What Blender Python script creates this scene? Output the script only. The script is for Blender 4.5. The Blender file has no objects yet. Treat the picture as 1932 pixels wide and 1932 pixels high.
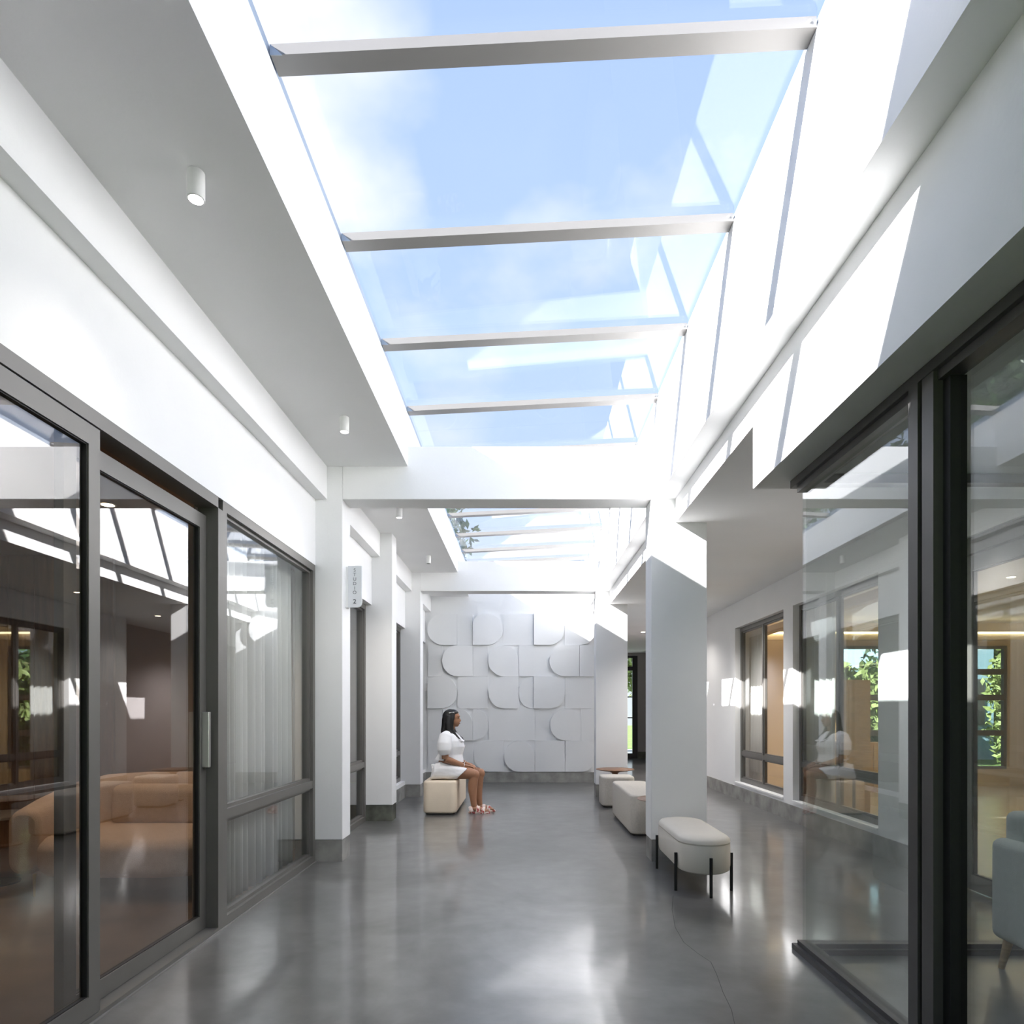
import bpy, bmesh, math, random
from mathutils import Vector, Matrix
random.seed(7)
sc = bpy.context.scene
COL = sc.collection

# ------------------------------------------------------------------ camera
cam_d = bpy.data.cameras.new('camera')
cam = bpy.data.objects.new('camera', cam_d); COL.objects.link(cam)
cam.location = (0, 0, 1.3); cam.rotation_euler = (math.pi/2, 0, 0)
cam_d.sensor_width = 36.0; cam_d.sensor_fit = 'HORIZONTAL'
cam_d.lens = 36.0*1233/1932
cam_d.shift_x = -21/1932; cam_d.shift_y = 377/1932
cam_d.clip_start = 0.05; cam_d.clip_end = 300
sc.camera = cam

# ------------------------------------------------------------------ world
w = bpy.data.worlds.new('sky'); sc.world = w; w.use_nodes = True
nt = w.node_tree; N = nt.nodes; L = nt.links; N.clear()
wo = N.new('ShaderNodeOutputWorld'); bg = N.new('ShaderNodeBackground')
tc = N.new('ShaderNodeTexCoord'); sep = N.new('ShaderNodeSeparateXYZ')
L.new(tc.outputs['Generated'], sep.inputs[0])
rmp = N.new('ShaderNodeValToRGB')
rmp.color_ramp.elements[0].position = 0.0; rmp.color_ramp.elements[0].color = (0.78, 0.87, 0.96, 1)
rmp.color_ramp.elements[1].position = 0.9; rmp.color_ramp.elements[1].color = (0.35, 0.495, 0.86, 1)
e = rmp.color_ramp.elements.new(0.35); e.color = (0.50, 0.66, 0.94, 1)
L.new(sep.outputs[2], rmp.inputs[0])
mp = N.new('ShaderNodeMapping'); mp.inputs['Scale'].default_value = (1.5, 1.5, 2.6)
mp.inputs['Location'].default_value = (0.55, 0.02, 0.1)
L.new(tc.outputs['Generated'], mp.inputs[0])
nz = N.new('ShaderNodeTexNoise'); nz.inputs['Scale'].default_value = 1.6
nz.inputs['Detail'].default_value = 7; nz.inputs['Roughness'].default_value = 0.52
L.new(mp.outputs[0], nz.inputs['Vector'])
cr = N.new('ShaderNodeValToRGB')
cr.color_ramp.elements[0].position = 0.47; cr.color_ramp.elements[0].color = (0, 0, 0, 1)
cr.color_ramp.elements[1].position = 0.72; cr.color_ramp.elements[1].color = (0.9, 0.9, 0.9, 1)
# one bank of cloud high over the near end of the roof, broken up by the same noise
vd = N.new('ShaderNodeVectorMath'); vd.operation = 'DOT_PRODUCT'
vn = N.new('ShaderNodeVectorMath'); vn.operation = 'NORMALIZE'; L.new(tc.outputs['Generated'], vn.inputs[0])
vd.inputs[1].default_value = Vector((-0.40, 1.0, 1.10)).normalized(); L.new(vn.outputs[0], vd.inputs[0])
mr = N.new('ShaderNodeMapRange'); mr.inputs[1].default_value = 0.975; mr.inputs[2].default_value = 1.0
mr.inputs[3].default_value = -0.06; mr.inputs[4].default_value = 0.24; L.new(vd.outputs['Value'], mr.inputs[0])
ad = N.new('ShaderNodeMath'); ad.operation = 'ADD'; L.new(nz.outputs[0], ad.inputs[0]); L.new(mr.outputs[0], ad.inputs[1])
L.new(ad.outputs[0], cr.inputs[0])
mx = N.new('ShaderNodeMix'); mx.data_type = 'RGBA'
L.new(cr.outputs[0], mx.inputs[0]); L.new(rmp.outputs[0], mx.inputs[6])
mx.inputs[7].default_value = (0.98, 0.99, 1.0, 1)
L.new(mx.outputs[2], bg.inputs[0]); bg.inputs[1].default_value = 0.90
L.new(bg.outputs[0], wo.inputs[0])

# ------------------------------------------------------------------ sun
sd = bpy.data.lights.new('sun', 'SUN'); sd.energy = 21; sd.angle = math.radians(0.55); sd.color = (1.0, 0.985, 0.965)
sun = bpy.data.objects.new('sun', sd); COL.objects.link(sun)
sun.rotation_euler = Vector((1, 0.346, -0.6)).to_track_quat('-Z', 'Y').to_euler()
sun.location = (-20, -8, 14)

# ------------------------------------------------------------------ view
vs = sc.view_settings
sc.display_settings.display_device = 'sRGB'
vs.view_transform = 'Standard'; vs.look = 'None'; vs.gamma = 1.0; vs.use_curve_mapping = False
vs.exposure = 0.53
cy = sc.cycles
cy.max_bounces = 10; cy.diffuse_bounces = 6; cy.glossy_bounces = 4; cy.transmission_bounces = 4
cy.transparent_max_bounces = 32; cy.caustics_reflective = False; cy.caustics_refractive = False
cy.sample_clamp_indirect = 25.0

# ================================================================== materials
M = {}
def newmat(name):
    m = bpy.data.materials.new(name); m.use_nodes = True; M[name] = m
    return m, m.node_tree.nodes, m.node_tree.links, m.node_tree.nodes['Principled BSDF']

def plain(name, col, rough=0.6, metal=0.0, noise=0.0, nscale=8.0, bump=0.0, bscale=60.0, spec=0.5, coat=0.0, stretch=(1, 1, 1)):
    m, n, l, b = newmat(name)
    b.inputs['Base Color'].default_value = (*col, 1); b.inputs['Roughness'].default_value = rough
    b.inputs['Metallic'].default_value = metal; b.inputs['Specular IOR Level'].default_value = spec
    b.inputs['Coat Weight'].default_value = coat
    t = n.new('ShaderNodeTexCoord'); mpn = n.new('ShaderNodeMapping'); mpn.inputs['Scale'].default_value = stretch
    l.new(t.outputs['Object'], mpn.inputs[0])
    if noise > 0:
        z = n.new('ShaderNodeTexNoise'); z.inputs['Scale'].default_value = nscale; z.inputs['Detail'].default_value = 5
        l.new(mpn.outputs[0], z.inputs['Vector'])
        r = n.new('ShaderNodeValToRGB')
        r.color_ramp.elements[0].position = 0.3; r.color_ramp.elements[1].position = 0.7
        r.color_ramp.elements[0].color = (*[c*(1-noise) for c in col], 1)
        r.color_ramp.elements[1].color = (*[min(1, c*(1+noise)) for c in col], 1)
        l.new(z.outputs[0], r.inputs[0]); l.new(r.outputs[0], b.inputs['Base Color'])
    if bump > 0:
        z = n.new('ShaderNodeTexNoise'); z.inputs['Scale'].default_value = bscale; z.inputs['Detail'].default_value = 3
        l.new(mpn.outputs[0], z.inputs['Vector'])
        bp = n.new('ShaderNodeBump'); bp.inputs['Strength'].default_value = bump; bp.inputs['Distance'].default_value = 0.01
        l.new(z.outputs[0], bp.inputs['Height']); l.new(bp.outputs[0], b.inputs['Normal'])
    return m

plain('plaster', (0.88, 0.882, 0.88), 0.75, noise=0.015, nscale=2.0, bump=0.06, bscale=45, spec=0.25)
plain('panel_white', (0.86, 0.865, 0.865), 0.6, noise=0.01, nscale=1.5, spec=0.3)
plain('concrete', (0.30, 0.295, 0.275), 0.7, noise=0.30, nscale=5.0, bump=0.15, bscale=25)
plain('concrete_dark', (0.10, 0.105, 0.085), 0.6, noise=0.5, nscale=7.0, bump=0.15, bscale=25)
plain('frame', (0.17, 0.162, 0.15), 0.42, metal=0.25, noise=0.04, nscale=3)
plain('frame_dark', (0.105, 0.10, 0.098), 0.4, metal=0.25, noise=0.04, nscale=3)
plain('gasket', (0.012, 0.012, 0.012), 0.5)
plain('door_black', (0.02, 0.02, 0.022), 0.4)
plain('bar_metal', (0.24, 0.232, 0.22), 0.38, metal=0.15, noise=0.03, nscale=2)
plain('seal', (0.36, 0.42, 0.50), 0.5)
plain('lamp_white', (0.78, 0.78, 0.77), 0.45)
plain('boucle', (0.66, 0.615, 0.545), 0.95, noise=0.06, nscale=60, bump=0.6, bscale=170, spec=0.1)
plain('leather', (0.82, 0.70, 0.55), 0.55, noise=0.03, nscale=6, bump=0.08, bscale=90, spec=0.3)
plain('cream', (0.70, 0.66, 0.59), 0.6, noise=0.02, nscale=6, bump=0.05, bscale=90, spec=0.3)
plain('base_dark', (0.05, 0.045, 0.04), 0.6)
plain('black_metal', (0.008, 0.008, 0.008), 0.35)
plain('wood', (0.25, 0.13, 0.07), 0.4, noise=0.35, nscale=9, stretch=(1, 9, 1))
plain('wood_light', (0.52, 0.36, 0.20), 0.45, noise=0.25, nscale=9, stretch=(1, 1, 6))
plain('sofa', (0.62, 0.50, 0.41), 0.95, noise=0.05, nscale=40, bump=0.4, bscale=160, spec=0.1)
plain('armchair', (0.66, 0.70, 0.69), 0.9, noise=0.03, nscale=40, bump=0.2, bscale=160, spec=0.1)
plain('brass', (0.55, 0.38, 0.12), 0.3, metal=1.0)
plain('taupe', (0.30, 0.22, 0.175), 0.7, noise=0.04, nscale=2)
plain('brown_wood', (0.20, 0.11, 0.06), 0.5, noise=0.3, nscale=5, stretch=(6, 6, 0.6))
plain('room_floor', (0.17, 0.13, 0.10), 0.3, noise=0.25, nscale=2.5)
plain('oak_floor', (0.42, 0.35, 0.27), 0.25, noise=0.25, nscale=6, stretch=(1, 8, 1))
plain('warm_wall', (0.62, 0.50, 0.35), 0.7, noise=0.03, nscale=2)
plain('room_white', (0.72, 0.69, 0.63), 0.7)
plain('tan_wood', (0.50, 0.32, 0.16), 0.5, noise=0.2, nscale=6, stretch=(5, 5, 0.5))
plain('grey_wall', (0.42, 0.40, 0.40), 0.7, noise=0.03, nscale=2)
plain('skin', (0.37, 0.185, 0.105), 0.5, noise=0.05, nscale=12, spec=0.35)
plain('hair', (0.006, 0.005, 0.005), 0.5, noise=0.3, nscale=30, stretch=(6, 6, 0.5))
plain('cloth_white', (0.87, 0.87, 0.88), 0.85, noise=0.015, nscale=8, bump=0.12, bscale=30, spec=0.15)
plain('lips', (0.33, 0.10, 0.085), 0.45)
plain('dark_eye', (0.025, 0.018, 0.015), 0.3)
plain('pearl', (0.85, 0.85, 0.83), 0.25)
plain('leaf', (0.055, 0.115, 0.03), 0.6, noise=0.5, nscale=3)
plain('leaf_light', (0.30, 0.37, 0.13), 0.6, noise=0.5, nscale=3)
plain('bark', (0.10, 0.075, 0.05), 0.9, noise=0.3, nscale=10)
plain('lawn', (0.16, 0.26, 0.06), 0.9, noise=0.4, nscale=2)
plain('blue_render', (0.42, 0.62, 0.75), 0.8)
plain('letter', (0.13, 0.14, 0.16), 0.5)
plain('sign_white', (0.74, 0.76, 0.785), 0.4)
plain('steel', (0.55, 0.54, 0.52), 0.3, metal=0.7)
plain('paper', (0.8, 0.8, 0.78), 0.7)
plain('crack_dark', (0.07, 0.07, 0.07), 0.8)
plain('outer_roof', (0.55, 0.55, 0.54), 0.8)

def sandal_mat():
    m, n, l, b = newmat('sandal')
    t = n.new('ShaderNodeTexCoord'); v = n.new('ShaderNodeTexVoronoi'); v.inputs['Scale'].default_value = 42
    l.new(t.outputs['Object'], v.inputs['Vector'])
    r = n.new('ShaderNodeValToRGB'); r.color_ramp.interpolation = 'CONSTANT'
    r.color_ramp.elements[0].color = (0.80, 0.68, 0.62, 1)
    r.color_ramp.elements[1].position = 0.55; r.color_ramp.elements[1].color = (0.45, 0.10, 0.09, 1)
    x = r.color_ramp.elements.new(0.78); x.color = (0.75, 0.50, 0.42, 1)
    s = n.new('ShaderNodeSeparateColor'); l.new(v.outputs['Color'], s.inputs[0]); l.new(s.outputs[0], r.inputs[0])
    l.new(r.outputs[0], b.inputs['Base Color']); b.inputs['Roughness'].default_value = 0.7
sandal_mat()

def floor_mat():
    m, n, l, b = newmat('floor_concrete')
    t = n.new('ShaderNodeTexCoord')
    z1 = n.new('ShaderNodeTexNoise'); z1.inputs['Scale'].default_value = 0.9; z1.inputs['Detail'].default_value = 9; z1.inputs['Roughness'].default_value = 0.62
    z1.inputs['Distortion'].default_value = 0.6
    z2 = n.new('ShaderNodeTexNoise'); z2.inputs['Scale'].default_value = 6; z2.inputs['Detail'].default_value = 6
    l.new(t.outputs['Object'], z1.inputs['Vector']); l.new(t.outputs['Object'], z2.inputs['Vector'])
    r = n.new('ShaderNodeValToRGB')
    r.color_ramp.elements[0].position = 0.32; r.color_ramp.elements[0].color = (0.092, 0.091, 0.089, 1)
    r.color_ramp.elements[1].position = 0.68; r.color_ramp.elements[1].color = (0.205, 0.204, 0.20, 1)
    l.new(z1.outputs[0], r.inputs[0])
    r2 = n.new('ShaderNodeValToRGB')
    r2.color_ramp.elements[0].position = 0.3; r2.color_ramp.elements[0].color = (0.80, 0.80, 0.80, 1)
    r2.color_ramp.elements[1].position = 0.7; r2.color_ramp.elements[1].color = (1.08, 1.08, 1.08, 1)
    l.new(z2.outputs[0], r2.inputs[0])
    mm = n.new('ShaderNodeMix'); mm.data_type = 'RGBA'; mm.blend_type = 'MULTIPLY'; mm.inputs[0].default_value = 1
    l.new(r.outputs[0], mm.inputs[6]); l.new(r2.outputs[0], mm.inputs[7]); l.new(mm.outputs[2], b.inputs['Base Color'])
    rr = n.new('ShaderNodeMapRange'); rr.inputs[3].default_value = 0.10; rr.inputs[4].default_value = 0.15
    b.inputs['Roughness'].default_value = 0.28
    b.inputs['Specular IOR Level'].default_value = 0.65
    b.inputs['Coat Weight'].default_value = 0.6; b.inputs['Coat Roughness'].default_value = 0.10; b.inputs['Coat IOR'].default_value = 1.6
    bp = n.new('ShaderNodeBump'); bp.inputs['Strength'].default_value = 0.02; bp.inputs['Distance'].default_value = 0.006
    z3 = n.new('ShaderNodeTexNoise'); z3.inputs['Scale'].default_value = 3.5; z3.inputs['Detail'].default_value = 2
    l.new(t.outputs['Object'], z3.inputs['Vector']); 
floor_mat()

def glass(name, tint, f0, power=5.0):
    m = bpy.data.materials.new(name); m.use_nodes = True; M[name] = m
    n = m.node_tree.nodes; l = m.node_tree.links; n.clear()
    out = n.new('ShaderNodeOutputMaterial'); mix = n.new('ShaderNodeMixShader')
    tr = n.new('ShaderNodeBsdfTransparent'); tr.inputs[0].default_value = (*tint, 1)
    gl = n.new('ShaderNodeBsdfGlossy'); gl.inputs['Roughness'].default_value = 0.0
    gl.inputs['Color'].default_value = (0.97, 0.98, 1.0, 1)
    g = n.new('ShaderNodeNewGeometry')
    d = n.new('ShaderNodeVectorMath'); d.operation = 'DOT_PRODUCT'
    l.new(g.outputs['Normal'], d.inputs[0]); l.new(g.outputs['Incoming'], d.inputs[1])
    a = n.new('ShaderNodeMath'); a.operation = 'ABSOLUTE'; l.new(d.outputs['Value'], a.inputs[0])
    s = n.new('ShaderNodeMath'); s.operation = 'SUBTRACT'; s.inputs[0].default_value = 1; l.new(a.outputs[0], s.inputs[1])
    p = n.new('ShaderNodeMath'); p.operation = 'POWER'; p.inputs[1].default_value = power; l.new(s.outputs[0], p.inputs[0])
    q = n.new('ShaderNodeMath'); q.operation = 'MULTIPLY_ADD'; q.inputs[1].default_value = 1-f0; q.inputs[2].default_value = f0
    l.new(p.outputs[0], q.inputs[0])
    l.new(q.outputs[0], mix.inputs[0]); l.new(tr.outputs[0], mix.inputs[1]); l.new(gl.outputs[0], mix.inputs[2])
    l.new(mix.outputs[0], out.inputs[0])
glass('glass', (0.93, 0.945, 0.935), 0.055)
glass('glass_box', (0.90, 0.92, 0.91), 0.095)
glass('glass_bronze', (0.86, 0.83, 0.79), 0.10)
glass('glass_roof', (0.985, 0.985, 1.0), 0.018, 5.5)

def emit(name, col, s):
    m = bpy.data.materials.new(name); m.use_nodes = True; M[name] = m
    n = m.node_tree.nodes; n.clear()
    o = n.new('ShaderNodeOutputMaterial'); e = n.new('ShaderNodeEmission')
    e.inputs[0].default_value = (*col, 1); e.inputs[1].default_value = s
    m.node_tree.links.new(e.outputs[0], o.inputs[0])
emit('lamp_glow', (1.0, 0.93, 0.86), 14)
emit('cove_glow', (1.0, 0.80, 0.48), 7)
emit('down_glow', (1.0, 0.85, 0.65), 12)

def sheer():
    m = bpy.data.materials.new('sheer'); m.use_nodes = True; M['sheer'] = m
    n = m.node_tree.nodes; l = m.node_tree.links; n.clear()
    o = n.new('ShaderNodeOutputMaterial'); d = n.new('ShaderNodeBsdfDiffuse'); t = n.new('ShaderNodeBsdfTranslucent')
    d.inputs[0].default_value = (0.86, 0.85, 0.84, 1); t.inputs[0].default_value = (0.75, 0.73, 0.70, 1)
    mx = n.new('ShaderNodeMixShader'); mx.inputs[0].default_value = 0.3
    l.new(d.outputs[0], mx.inputs[1]); l.new(t.outputs[0], mx.inputs[2])
    tp = n.new('ShaderNodeBsdfTransparent'); m2 = n.new('ShaderNodeMixShader'); m2.inputs[0].default_value = 0.05
    l.new(mx.outputs[0], m2.inputs[1]); l.new(tp.outputs[0], m2.inputs[2]); l.new(m2.outputs[0], o.inputs[0])
sheer()

# ================================================================== mesh helpers
def V(*a): return Vector(a)

class MB:
    def __init__(s): s.v = []; s.f = []
    def add(s, verts, faces):
        o = len(s.v); s.v += [Vector(p) for p in verts]; s.f += [tuple(i+o for i in f) for f in faces]; return s
    def box(s, x0, x1, y0, y1, z0, z1):
        x0, x1 = sorted((x0, x1)); y0, y1 = sorted((y0, y1)); z0, z1 = sorted((z0, z1))
        return s.add([(x0,y0,z0),(x1,y0,z0),(x1,y1,z0),(x0,y1,z0),(x0,y0,z1),(x1,y0,z1),(x1,y1,z1),(x0,y1,z1)],
                     [(0,3,2,1),(4,5,6,7),(0,1,5,4),(1,2,6,5),(2,3,7,6),(3,0,4,7)])
    def prism(s, poly, axis, a, b):
        """poly = 2D outline; extruded along axis from a to b. axis x: (y,z); y: (x,z); z: (x,y)"""
        def p(u, v, t): return {'x': (t,u,v), 'y': (u,t,v), 'z': (u,v,t)}[axis]
        n = len(poly)
        return s.add([p(u,v,a) for u,v in poly]+[p(u,v,b) for u,v in poly],
                     [tuple(range(n))[::-1], tuple(range(n,2*n))]+[(i,(i+1)%n,n+(i+1)%n,n+i) for i in range(n)])
    def loft(s, rings, cap=True):
        n = len(rings[0]); vs = [p for r in rings for p in r]; fs = []
        for k in range(len(rings)-1):
            for i in range(n):
                j = (i+1) % n; fs.append((k*n+i, k*n+j, (k+1)*n+j, (k+1)*n+i))
        if cap: fs += [tuple(range(n))[::-1], tuple(range((len(rings)-1)*n, len(rings)*n))]
        return s.add(vs, fs)
    def tube(s, pts, rad, n=12, flat=(1, 1)):
        pts = [Vector(p) for p in pts]
        if not hasattr(rad, '__len__'): rad = [rad]*len(pts)
        rings = []; prev = None
        for i, p in enumerate(pts):
            d = (pts[min(i+1, len(pts)-1)]-pts[max(i-1, 0)]).normalized()
            if prev is None:
                up = V(0,0,1) if abs(d.z) < .9 else V(0,1,0)
                u = d.cross(up).normalized()
            else: u = (prev-d*prev.dot(d)).normalized()
            prev = u; vv = d.cross(u)
            rings.append([p+u*math.cos(2*math.pi*k/n)*rad[i]*flat[0]+vv*math.sin(2*math.pi*k/n)*rad[i]*flat[1] for k in range(n)])
        return s.loft(rings)
    def ell(s, c, rx, ry, rz, nu=20, nv=12):
        c = Vector(c); rings = []
        for j in range(1, nv):
            a = -math.pi/2+math.pi*j/nv
            rings.append([c+V(rx*math.cos(a)*math.cos(2*math.pi*i/nu), ry*math.cos(a)*math.sin(2*math.pi*i/nu), rz*math.sin(a)) for i in range(nu)])
        return s.loft(rings)
    def lathe(s, c, prof, n=32):
        c = Vector(c)
        return s.loft([[c+V(r*math.cos(2*math.pi*i/n), r*math.sin(2*math.pi*i/n), z) for i in range(n)] for r, z in prof])
    def build(s, name, mat, parent=None, smooth=False, bevel=0, segs=2, remesh=0, smoothit=0, subsurf=0, at=None):
        root = parent
        off = V(0,0,0)
        while root is not None:
            off = off+root.location; root = root.parent
        loc = Vector(at) if at is not None else None
        if loc is not None: off = off+loc
        me = bpy.data.meshes.new(name)
        me.from_pydata([tuple(p-off) for p in s.v], [], s.f); me.update()
        bm = bmesh.new(); bm.from_mesh(me); bmesh.ops.recalc_face_normals(bm, faces=bm.faces); bm.to_mesh(me); bm.free()
        me.materials.append(M[mat] if isinstance(mat, str) else mat)
        o = bpy.data.objects.new(name, me); COL.objects.link(o)
        if parent is not None: o.parent = parent
        if loc is not None: o.location = loc
        if bevel:
            b = o.modifiers.new('bevel', 'BEVEL'); b.width = bevel; b.segments = segs; b.limit_method = 'ANGLE'
            b.angle_limit = math.radians(35); b.harden_normals = False
        if remesh:
            r = o.modifiers.new('remesh', 'REMESH'); r.mode = 'VOXEL'; r.voxel_size = remesh; r.use_smooth_shade = True
        if smoothit:
            q = o.modifiers.new('smooth', 'SMOOTH'); q.iterations = smoothit; q.factor = 0.5
        if subsurf:
            q = o.modifiers.new('subsurf', 'SUBSURF'); q.levels = subsurf; q.render_levels = subsurf
        if smooth:
            for p in me.polygons: p.use_smooth = True
            if not (remesh or subsurf):
                me.set_sharp_from_angle(angle=math.radians(40))
        return o

def tag(o, label, cat, group=None, kind=None):
    o['label'] = label; o['category'] = cat
    if group: o['group'] = group
    if kind: o['kind'] = kind
    return o
def thing(name, label, cat, loc=(0,0,0), group=None, kind=None):
    o = bpy.data.objects.new(name, None); COL.objects.link(o); o.location = loc
    o.empty_display_size = 0.1
    return tag(o, label, cat, group, kind)
def box(name, mat, parent, *a, **k): return MB().box(*a).build(name, mat, parent, **k)
def struct(name, mb, mat, label, cat, **k):
    return tag(mb.build(name, mat, **k), label, cat, kind='structure')

def rrect(x0, x1, y0, y1, r, n=6):
    """rounded rectangle, r = one radius or (bl, br, tr, tl)"""
    if not hasattr(r, '__len__'): r = (r,)*4
    out = []
    for (cx, cy, sx, sy, a0, rr) in ((x0,y0,1,1,180,r[0]), (x1,y0,-1,1,270,r[1]), (x1,y1,-1,-1,0,r[2]), (x0,y1,1,-1,90,r[3])):
        if rr <= 0: out.append((cx, cy)); continue
        for k in range(n+1):
            a = math.radians(a0+90*k/n)
            out.append((cx+sx*rr+rr*math.cos(a), cy+sy*rr+rr*math.sin(a)))
    return out

# ================================================================== dimensions
XL, XLB, XWL, XWR, XRL, XR = -1.80, -1.70, -1.00, 1.16, 1.32, 3.20
ZH, ZB, ZC, ZBT = 2.57, 3.142, 3.427, 3.60
YB = 12.05; YBACK = -4.0
SL = 0.0515                      # slope of the glass roof, rising to the right
ZG = 3.935                       # underside of the glass at XWL
def zg(x, base=ZG): return base+SL*(x-XWL)
F0, F1, F2 = (1.358, 1.61), (5.664, 5.92), (9.97, 10.23)

# ================================================================== structure
fl = MB().box(XL-0.12, 3.75, YBACK, 18.4, -0.15, 0)
floor = struct('floor', fl, 'floor_concrete', 'polished grey concrete floor of the corridor', 'floor')
# hairline crack
pts = [(1270,1690),(1268,1716),(1274,1750),(1290,1778),(1318,1800),(1341,1815),(1352,1838),(1364,1872),(1380,1905),(1386,1932)]
cm = MB(); P = []
for x, y in pts:
    D = 1233*1.3/(y-1343); P.append(V((x-987)/1233*D, D, 0.0006))
for i in range(len(P)-1):
    d = (P[i+1]-P[i]).normalized(); q = V(-d.y, d.x, 0)*0.0014
    cm.add([P[i]-q, P[i]+q, P[i+1]+q, P[i+1]-q], [(0,1,2,3)])
cm.build('crack', 'crack_dark', floor)

# ceilings and roof
c = MB().box(-6.6, XWL, YBACK, YB, ZC, ZG-0.05)
struct('ceiling_left', c, 'plaster', 'white plaster ceiling strip with cylinder spotlights beside the skylight', 'ceiling')
c = MB().box(XWL, XWR, YBACK, F0[0], ZC, ZG-0.05)
struct('ceiling_near', c, 'plaster', 'white ceiling behind the first skylight bay', 'ceiling')
c = MB().box(XRL+0.28, 3.75, 3.75, 18.4, 2.94, 3.12)
struct('ceiling_right', c, 'plaster', 'low white ceiling over the side aisle', 'ceiling')
c = MB().box(1.585, XR+0.15, YBACK, 3.75, 2.585, 3.12)
struct('ceiling_vestibule', c, 'plaster', 'ceiling over the glass vestibule', 'ceiling')

# left wall
wl = MB().box(XL-0.2, XL, YBACK, YB, ZH, ZC)
wl.box(XL-0.2, XL, YBACK, 0.2, 0, ZH)
wl.box(XL-0.2, XL, 8.03, 9.97, 0.0, 0.245).box(XL-0.2, XL, 10.23, YB, 0.0, 0.245)
struct('wall_left', wl, 'plaster', 'white plaster wall above the glazing along the corridor', 'wall')
tl = MB().box(XL, XLB, YBACK, YB, ZB, ZC)
struct('trim_1', tl, 'plaster', 'white plaster band under the ceiling strip along the glazed wall', 'trim')
bl = MB().box(XL, XL+0.012, 8.03, 9.97, 0, 0.19).box(XL, XL+0.012, 10.23, YB, 0, 0.19)
struct('baseboard_left', bl, 'concrete', 'grey concrete skirting under the far windows beside the columns', 'baseboard')

# well wall + lower band on the sunny side
wr = MB().box(XWR, XRL+0.28, YBACK, YB+0.15, 3.145, zg(XWR)-0.04)
wr.box(XRL, XRL+0.28, 3.75, YB+0.15, 2.94, 3.145).box(XRL, XRL+0.28, YBACK, 3.75, 2.58, 3.145)
struct('wall_upper_right', wr, 'plaster', 'sunlit white bulkhead wall with a stepped ledge below the skylight', 'wall')

# back wall and hall beyond
wb = MB().box(-2.2, XRL+0.28, YB, YB+0.15, 0, ZG-0.06)
wall_back = struct('wall_back', wb, 'panel_white', 'white end wall clad with raised rounded tiles', 'wall')
bb = MB().box(XL, XRL+0.28, YB-0.03, YB, 0, 0.19)
struct('baseboard_back', bb, 'concrete', 'grey concrete skirting below the tiled end wall', 'baseboard')
wh = MB().box(1.45, 2.0, 18.2, 18.35, 0, 2.94).box(3.19, 3.75, 18.2, 18.35, 0, 2.94).box(2.0, 3.19, 18.2, 18.35, 2.86, 2.94)
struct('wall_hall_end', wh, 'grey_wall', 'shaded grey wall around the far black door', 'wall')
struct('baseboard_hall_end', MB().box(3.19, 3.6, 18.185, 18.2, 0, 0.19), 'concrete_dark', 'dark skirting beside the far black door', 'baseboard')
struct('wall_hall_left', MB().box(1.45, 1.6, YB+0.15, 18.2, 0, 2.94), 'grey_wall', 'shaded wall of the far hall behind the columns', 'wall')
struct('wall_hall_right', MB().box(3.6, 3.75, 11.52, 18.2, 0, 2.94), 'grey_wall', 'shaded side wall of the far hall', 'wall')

# right aisle wall with openings
W5 = (8.036, 9.86); W6 = (5.89, 7.755); D2 = (3.72, 5.02); zs, zt = 0.25, 2.56
wa = MB()
for y0, y1 in ((W5[1], 11.5), (W6[1], W5[0]), (D2[1], W6[0]), (YBACK, D2[0])): wa.box(XR, XR+0.15, y0, y1, 0, 2.94)
for y0, y1 in (W5, W6): wa.box(XR, XR+0.15, y0, y1, 0, zs).box(XR, XR+0.15, y0, y1, zt, 2.94)
wa.box(XR, XR+0.15, *D2, 2.56, 2.94)
struct('wall_right', wa, 'plaster', 'white plaster wall of the side aisle with tall windows', 'wall')
br = MB().box(XR-0.012, XR, 5.02, 11.5, 0, 0.19).box(XR-0.012, XR, YBACK, 3.72, 0, 0.19)
struct('baseboard_right', br, 'concrete', 'grey concrete skirting along the side aisle wall', 'baseboard')
struct('wall_behind', MB().box(-2.0, -1.2, YBACK-0.15, YBACK, 0, 3.4).box(1.3, 3.3, YBACK-0.15, YBACK, 0, 3.4).box(-1.2, 1.3, YBACK-0.15, YBACK, 2.7, 3.4),
       'plaster', 'white wall with an entrance opening behind the viewer', 'wall')

# columns
def column(x0, x1, y0, y1, ztop, label, dark=False):
    t = thing('column', label, 'column', ((x0+x1)/2, (y0+y1)/2, 0), kind='structure')
    box('shaft', 'plaster', t, x0, x1, y0, y1, 0.19, ztop, bevel=0.006)
    box('plinth', 'concrete_dark' if dark else 'concrete', t, x0+0.004, x1-0.004, y0+0.004, y1-0.004, 0, 0.19)
column(-1.98, -1.566, *F1, ZBT, 'white column with the studio sign, nearest on the glazed side')
column(-1.98, -1.556, 7.77, 8.03, ZC, 'slim white column with a dark plinth behind the sign column', True)  # plinth in the darker, more mottled concrete
column(-1.98, -1.566, *F2, ZBT, 'white column beside the seated woman and the end wall')
column(1.11, 1.594, *F1, ZBT, 'wide white column behind the oval stool')
column(1.11, 1.594, *F2, ZBT, 'wide white column behind the round table and pouf')
for y0, y1, lab in ((*F1, 'white cross beam with a diagonal sun edge between the near columns'), (*F2, 'white cross beam between the far columns before the tiled wall')):
    struct('cross_beam', MB().box(-1.566, 1.11, y0, y1, ZB, ZBT), 'plaster', lab, 'beam', bevel=0.005)
struct('cross_beam', MB().box(-1.98, XRL+0.2, *F0, ZB, zg(XWL)+0.10), 'plaster', 'solid roof beam closing the first skylight bay', 'beam')

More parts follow.
